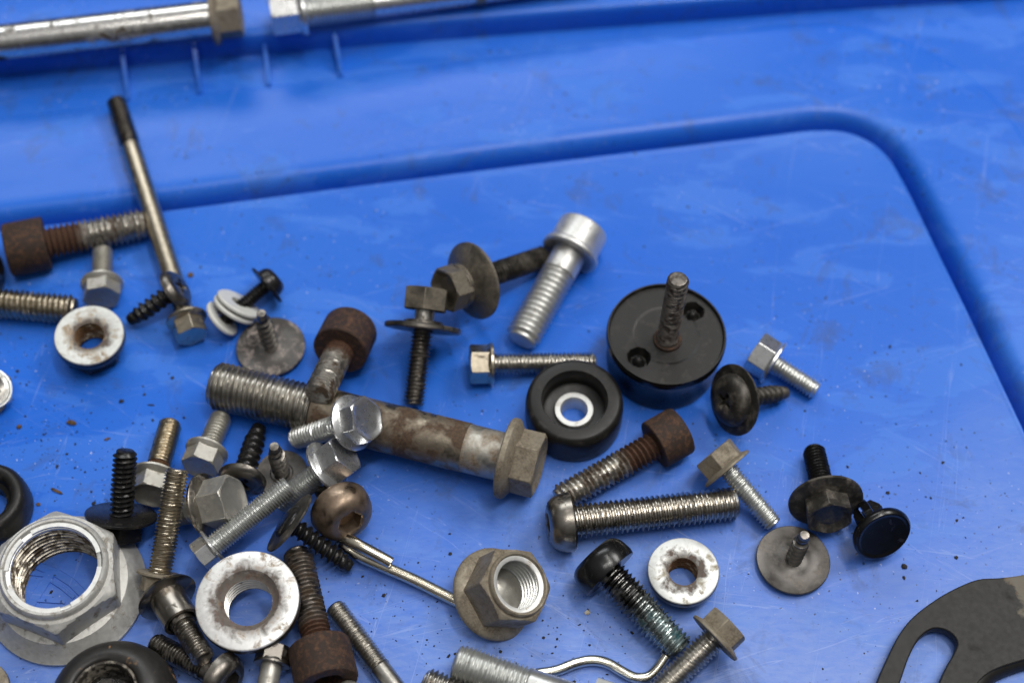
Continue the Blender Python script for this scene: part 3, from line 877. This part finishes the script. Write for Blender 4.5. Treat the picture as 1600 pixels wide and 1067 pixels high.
# bushing at the near left edge
C_, s = px((168, 1083), 13)
e = thing('rubber_bushing', 'black domed bushing with chipped rim at the near left edge', 'bushing', Vector((C_.x, C_.y, 3)), Vector((-.10, .04, 1)))
r, h = 104 * s, 10.
obj('shell', polar([(r * .5, 0), (r * .95, 0), (r, 1.2), (r * .995, 3), (r * .96, 5.2), (r * .88, 7.6), (r * .76, 9.3), (r * .64, 10), (r * .56, 9.9), (('wave', r * .52, .012, 1.), 9.5), (r * .50, 8.2), (r * .49, 3.5)], 72), M('chipped_black_shell', (.022, .021, .02), .1, .42, (.22, .12, .05), .16, dscale=.3, soft=.03), e, 45)
obj('liner', polar([(r * .51, 9.45), (r * .475, 9.3), (r * .46, 8.4), (r * .46, 2)], 64), M('crusted_liner', (.30, .27, .22), .1, .6, (.03, .025, .02), .5, dscale=.5, bump=.6), e, 45)
obj('core', polar([(r * .47, 4.6), (r * .40, 5.0), (('wave', r * .33, .05, .4), 6.4), (('wave', r * .22, .08, 2.), 6.2), (r * .15, 4.4), (0, 4.2)], 48), M('oily_core', (.018, .017, .016), .2, .25, (.05, .045, .04), .3, dscale=.7, bump=.9), e, 45)
# grommet at the left edge
C_, s = px((-26, 776), 8)
e = thing('rubber_grommet', 'black rubber grommet cut off by the left edge', 'grommet', Vector((C_.x, C_.y, 0)), Vector((0, 0, 1)))
r = 66 * s
obj('ring', polar([(r * .45, 0), (r * .94, 0), (r, .8), (r, 3.2), (r * .97, 6), (r * .9, 7.6), (r * .8, 8.2), (r * .68, 8), (r * .6, 7.2), (r * .56, 5), (r * .45, 4.4), (r * .45, 0)], 64), RUBBER, e, 45)
# cut nuts at the left edge
nut('hex_flange_nut', 'shiny nut cut off by the left edge halfway up', (-14, 606), 7, 88, 44, 46, 66, ft=14, n=nrm(.6, .3, .8), up='hex', mat=ZINC, hmat=ZINC, roll=10)
nut('round_flange_nut', 'tan grimy nut rim in the near left corner', (-36, 1078), 6, 100, 44, 40, 80, ft=14, mat=TAN, hmat=DARK)

# bracket at the near right corner
def flat_plate(name, outline, holes, z0, th, mat, parent, bev=.35):
    cu = bpy.data.curves.new(name, 'CURVE')
    cu.dimensions = '2D'
    cu.fill_mode = 'BOTH'
    for ring in [outline] + holes:
        sp_ = cu.splines.new('POLY')
        sp_.points.add(len(ring) - 1)
        for pt, c_ in zip(sp_.points, ring):
            pt.co = (c_.x * MM, c_.y * MM, 0, 1)
        sp_.use_cyclic_u = True
    cu.extrude = (th / 2 - bev) * MM
    cu.bevel_depth = bev * MM
    cu.bevel_resolution = 2
    cu.offset = -bev * MM
    tmp = bpy.data.objects.new('tmp_curve', cu)
    col.objects.link(tmp)
    dg = bpy.context.evaluated_depsgraph_get()
    me = bpy.data.meshes.new_from_object(tmp.evaluated_get(dg))
    bpy.data.objects.remove(tmp)
    bpy.data.curves.remove(cu)
    for p in me.polygons:
        p.use_smooth = True
    me.set_sharp_from_angle(angle=R_(40))
    me.materials.clear()
    me.materials.append(mat)
    o = bpy.data.objects.new(name, me)
    col.objects.link(o)
    o.parent = parent
    o.location = (0, 0, (z0 + th / 2) * MM)
    return o
zb = 4.2
org = P(1540, 1000, 0)
def ring_px(pts, n, closed_extra=()):
    q = smooth_path([P(x, y, zb) for x, y in pts], n) + [P(x, y, zb) for x, y in closed_extra]
    return [p - org for p in q]
e = thing('slotted_bracket', 'black flat metal bracket with a curved slot in the near right corner', 'bracket', Vector((org.x, org.y, 0)), Vector((0, 0, 1)))
outl = ring_px([(1340, 1180), (1352, 1120), (1369, 1067), (1383, 1034), (1404, 992), (1428, 962), (1465, 934), (1500, 915), (1530, 904), (1562, 902), (1600, 897), (1660, 884)], 60, [(1760, 870), (1800, 1000)])
outl += ring_px([(1740, 1012), (1660, 1016), (1600, 1031), (1562, 1043), (1540, 1055), (1526, 1072), (1512, 1110), (1505, 1180)], 40)
slot = ring_px([(1380, 1150), (1392, 1105), (1406, 1067), (1420, 1027), (1434, 1000), (1447, 987), (1460, 981), (1476, 983), (1489, 991), (1496, 1004), (1491, 1019), (1478, 1042), (1467, 1067), (1455, 1105), (1447, 1150)], 70)
def plate_mat():
    m = M('bracket_paint', (.012, .0115, .010), 0, .48, (.016, .015, .013), .1, dscale=.12, var=.03, spec=.3, bump=.03)
    N, L = m.node_tree.nodes, m.node_tree.links
    B = N['Principled BSDF']
    old = B.inputs['Base Color'].links[0].from_socket
    v = mmvec(N, L)
    s_ = N.new('ShaderNodeSeparateXYZ'); L.new(v, s_.inputs[0])
    n1 = noise(N, L, v, .16, 6, .6, None, .6)
    f1 = mathn(N, L, 'ADD', s_.outputs[0], mathn(N, L, 'MULTIPLY', mathn(N, L, 'SUBTRACT', n1, .5), 14.))
    f1 = mathn(N, L, 'ADD', f1, mathn(N, L, 'MULTIPLY', s_.outputs[1], .35))
    q = mrange(N, L, f1, 9.0, 10.5)
    bare = mixc(N, L, mrange(N, L, noise(N, L, v, .3, 5, .65), .5, .68), (.12, .105, .08), (.13, .07, .022))
    L.new(mixc(N, L, q, old, bare), B.inputs['Base Color'])
    return m
flat_plate('plate', outl, [slot], zb - 2.6, 2.6, plate_mat(), e)
# rolled inner edge of the bracket
rim = smooth_path([P(x, y, zb - 3.05) - org for x, y in [(1740, 1006), (1660, 1010), (1600, 1025), (1560, 1038), (1537, 1051), (1522, 1070), (1508, 1110), (1501, 1180)]], 30)
obj('rolled_edge', tube(rim, 3.0, 16, 2), PLATE, e, 60)

# ------------------------------------------------------------------ loose dirt
def lump(rx, ry, rz, seed, n=7):
    rnd = random.Random(seed)
    v, f = [], []
    for j, (zz, k) in enumerate(((0, .75), (.35, 1), (.75, .8), (1, .35))):
        for i in range(n):
            a = 2 * math.pi * i / n + j * .3
            q = k * rnd.uniform(.7, 1.25)
            v.append((rx * q * math.cos(a), ry * q * math.sin(a), rz * zz * rnd.uniform(.8, 1.2)))
    for j in range(3):
        for i in range(n):
            f.append([j * n + i, j * n + (i + 1) % n, (j + 1) * n + (i + 1) % n, (j + 1) * n + i])
    f.append(list(range(3 * n, 4 * n)))
    f.append(list(range(n))[::-1])
    return v, f
big = [((112, 661), 1.7, .8, 1.0, -20, SOILB, 'flat brown flake of dirt alone on the lid right of the cut nut'),
       ((190, 627), .9, .7, .7, 0, SOIL, 'round black crumb on the lid below the round nut'),
       ((88, 767), 2.3, .5, .6, -28, SOILB, 'thin brown splinter on the lid above the biggest nut'),
       ((30, 667), .8, .8, .7, 0, SOILB, 'brown crumb near the left edge beside the cut nut'),
       ((298, 430), 1.1, .9, .6, 20, SOILB, 'brown flake beside the thin long bolt'),
       ((918, 957), .9, .7, .9, 0, GRITW, 'pale grit bead below the black thick-headed bolt'),
       ((1413, 885), .8, .9, .9, 0, SOIL, 'black crumb just below the round push clip'),
       ((237, 633), 1.2, .3, .3, -5, SOIL, 'thin dark sliver on the lid left of the big bolt thread'),
       ((168, 686), 1.2, .5, .4, 25, SOILB, 'small brown smear of dirt left of the rust-ringed bolt'),
       ((60, 788), .7, .7, .6, 0, SOILB, 'brown crumb between the grommet and the biggest nut')]
for i, (pp, a, b, c_, rz_, m_, lab) in enumerate(big):
    o = obj('dirt_crumb', lump(a * .8, b * .8, c_ * .7, i), m_, None, 40)
    o.location = P(*pp, 0) * MM
    o.rotation_euler = (0, 0, R_(rz_))
    o['label'] = lab
    o['category'] = 'dirt'
    o['group'] = 'loose crumbs of dirt'
V, FC = [], []
rnd = random.Random(11)
def crumb(x, y, k, sz):
    v, f = lump(sz, sz * rnd.uniform(.5, 1), sz * rnd.uniform(.5, .9), k, 5)
    n = len(V)
    q = P(x, y, 0)
    a = rnd.uniform(0, 6.28)
    for p in v:
        V.append((q.x + p[0] * math.cos(a) - p[1] * math.sin(a), q.y + p[0] * math.sin(a) + p[1] * math.cos(a), p[2] - .02))
    FC.extend([[i + n for i in t] for t in f])
for k in range(1100):
    z = rnd.random()
    if z < .40: x, y = rnd.gauss(110, 120), rnd.gauss(700, 110)
    elif z < .62: x, y = rnd.gauss(680, 110), rnd.gauss(950, 70)
    elif z < .72: x, y = rnd.gauss(900, 60), rnd.gauss(1000, 40)
    elif z < .86: x, y = rnd.uniform(0, 1600), rnd.uniform(330, 1060)
    else: x, y = rnd.gauss(1450, 90), rnd.gauss(760, 130)
    if x < -20 or y < 380 or y > 1090 or x > 1400 + (y - 300) * .4 or y < 380 - x * .1: continue
    crumb(x, y, k, min(.55, .10 * math.exp(rnd.gauss(.35, .55))))
o = obj('dirt_specks', (V, FC), SOIL, None, 40)
o['kind'] = 'stuff'
o['label'] = 'fine dark dirt specks strewn over the lid'
o['category'] = 'dirt'
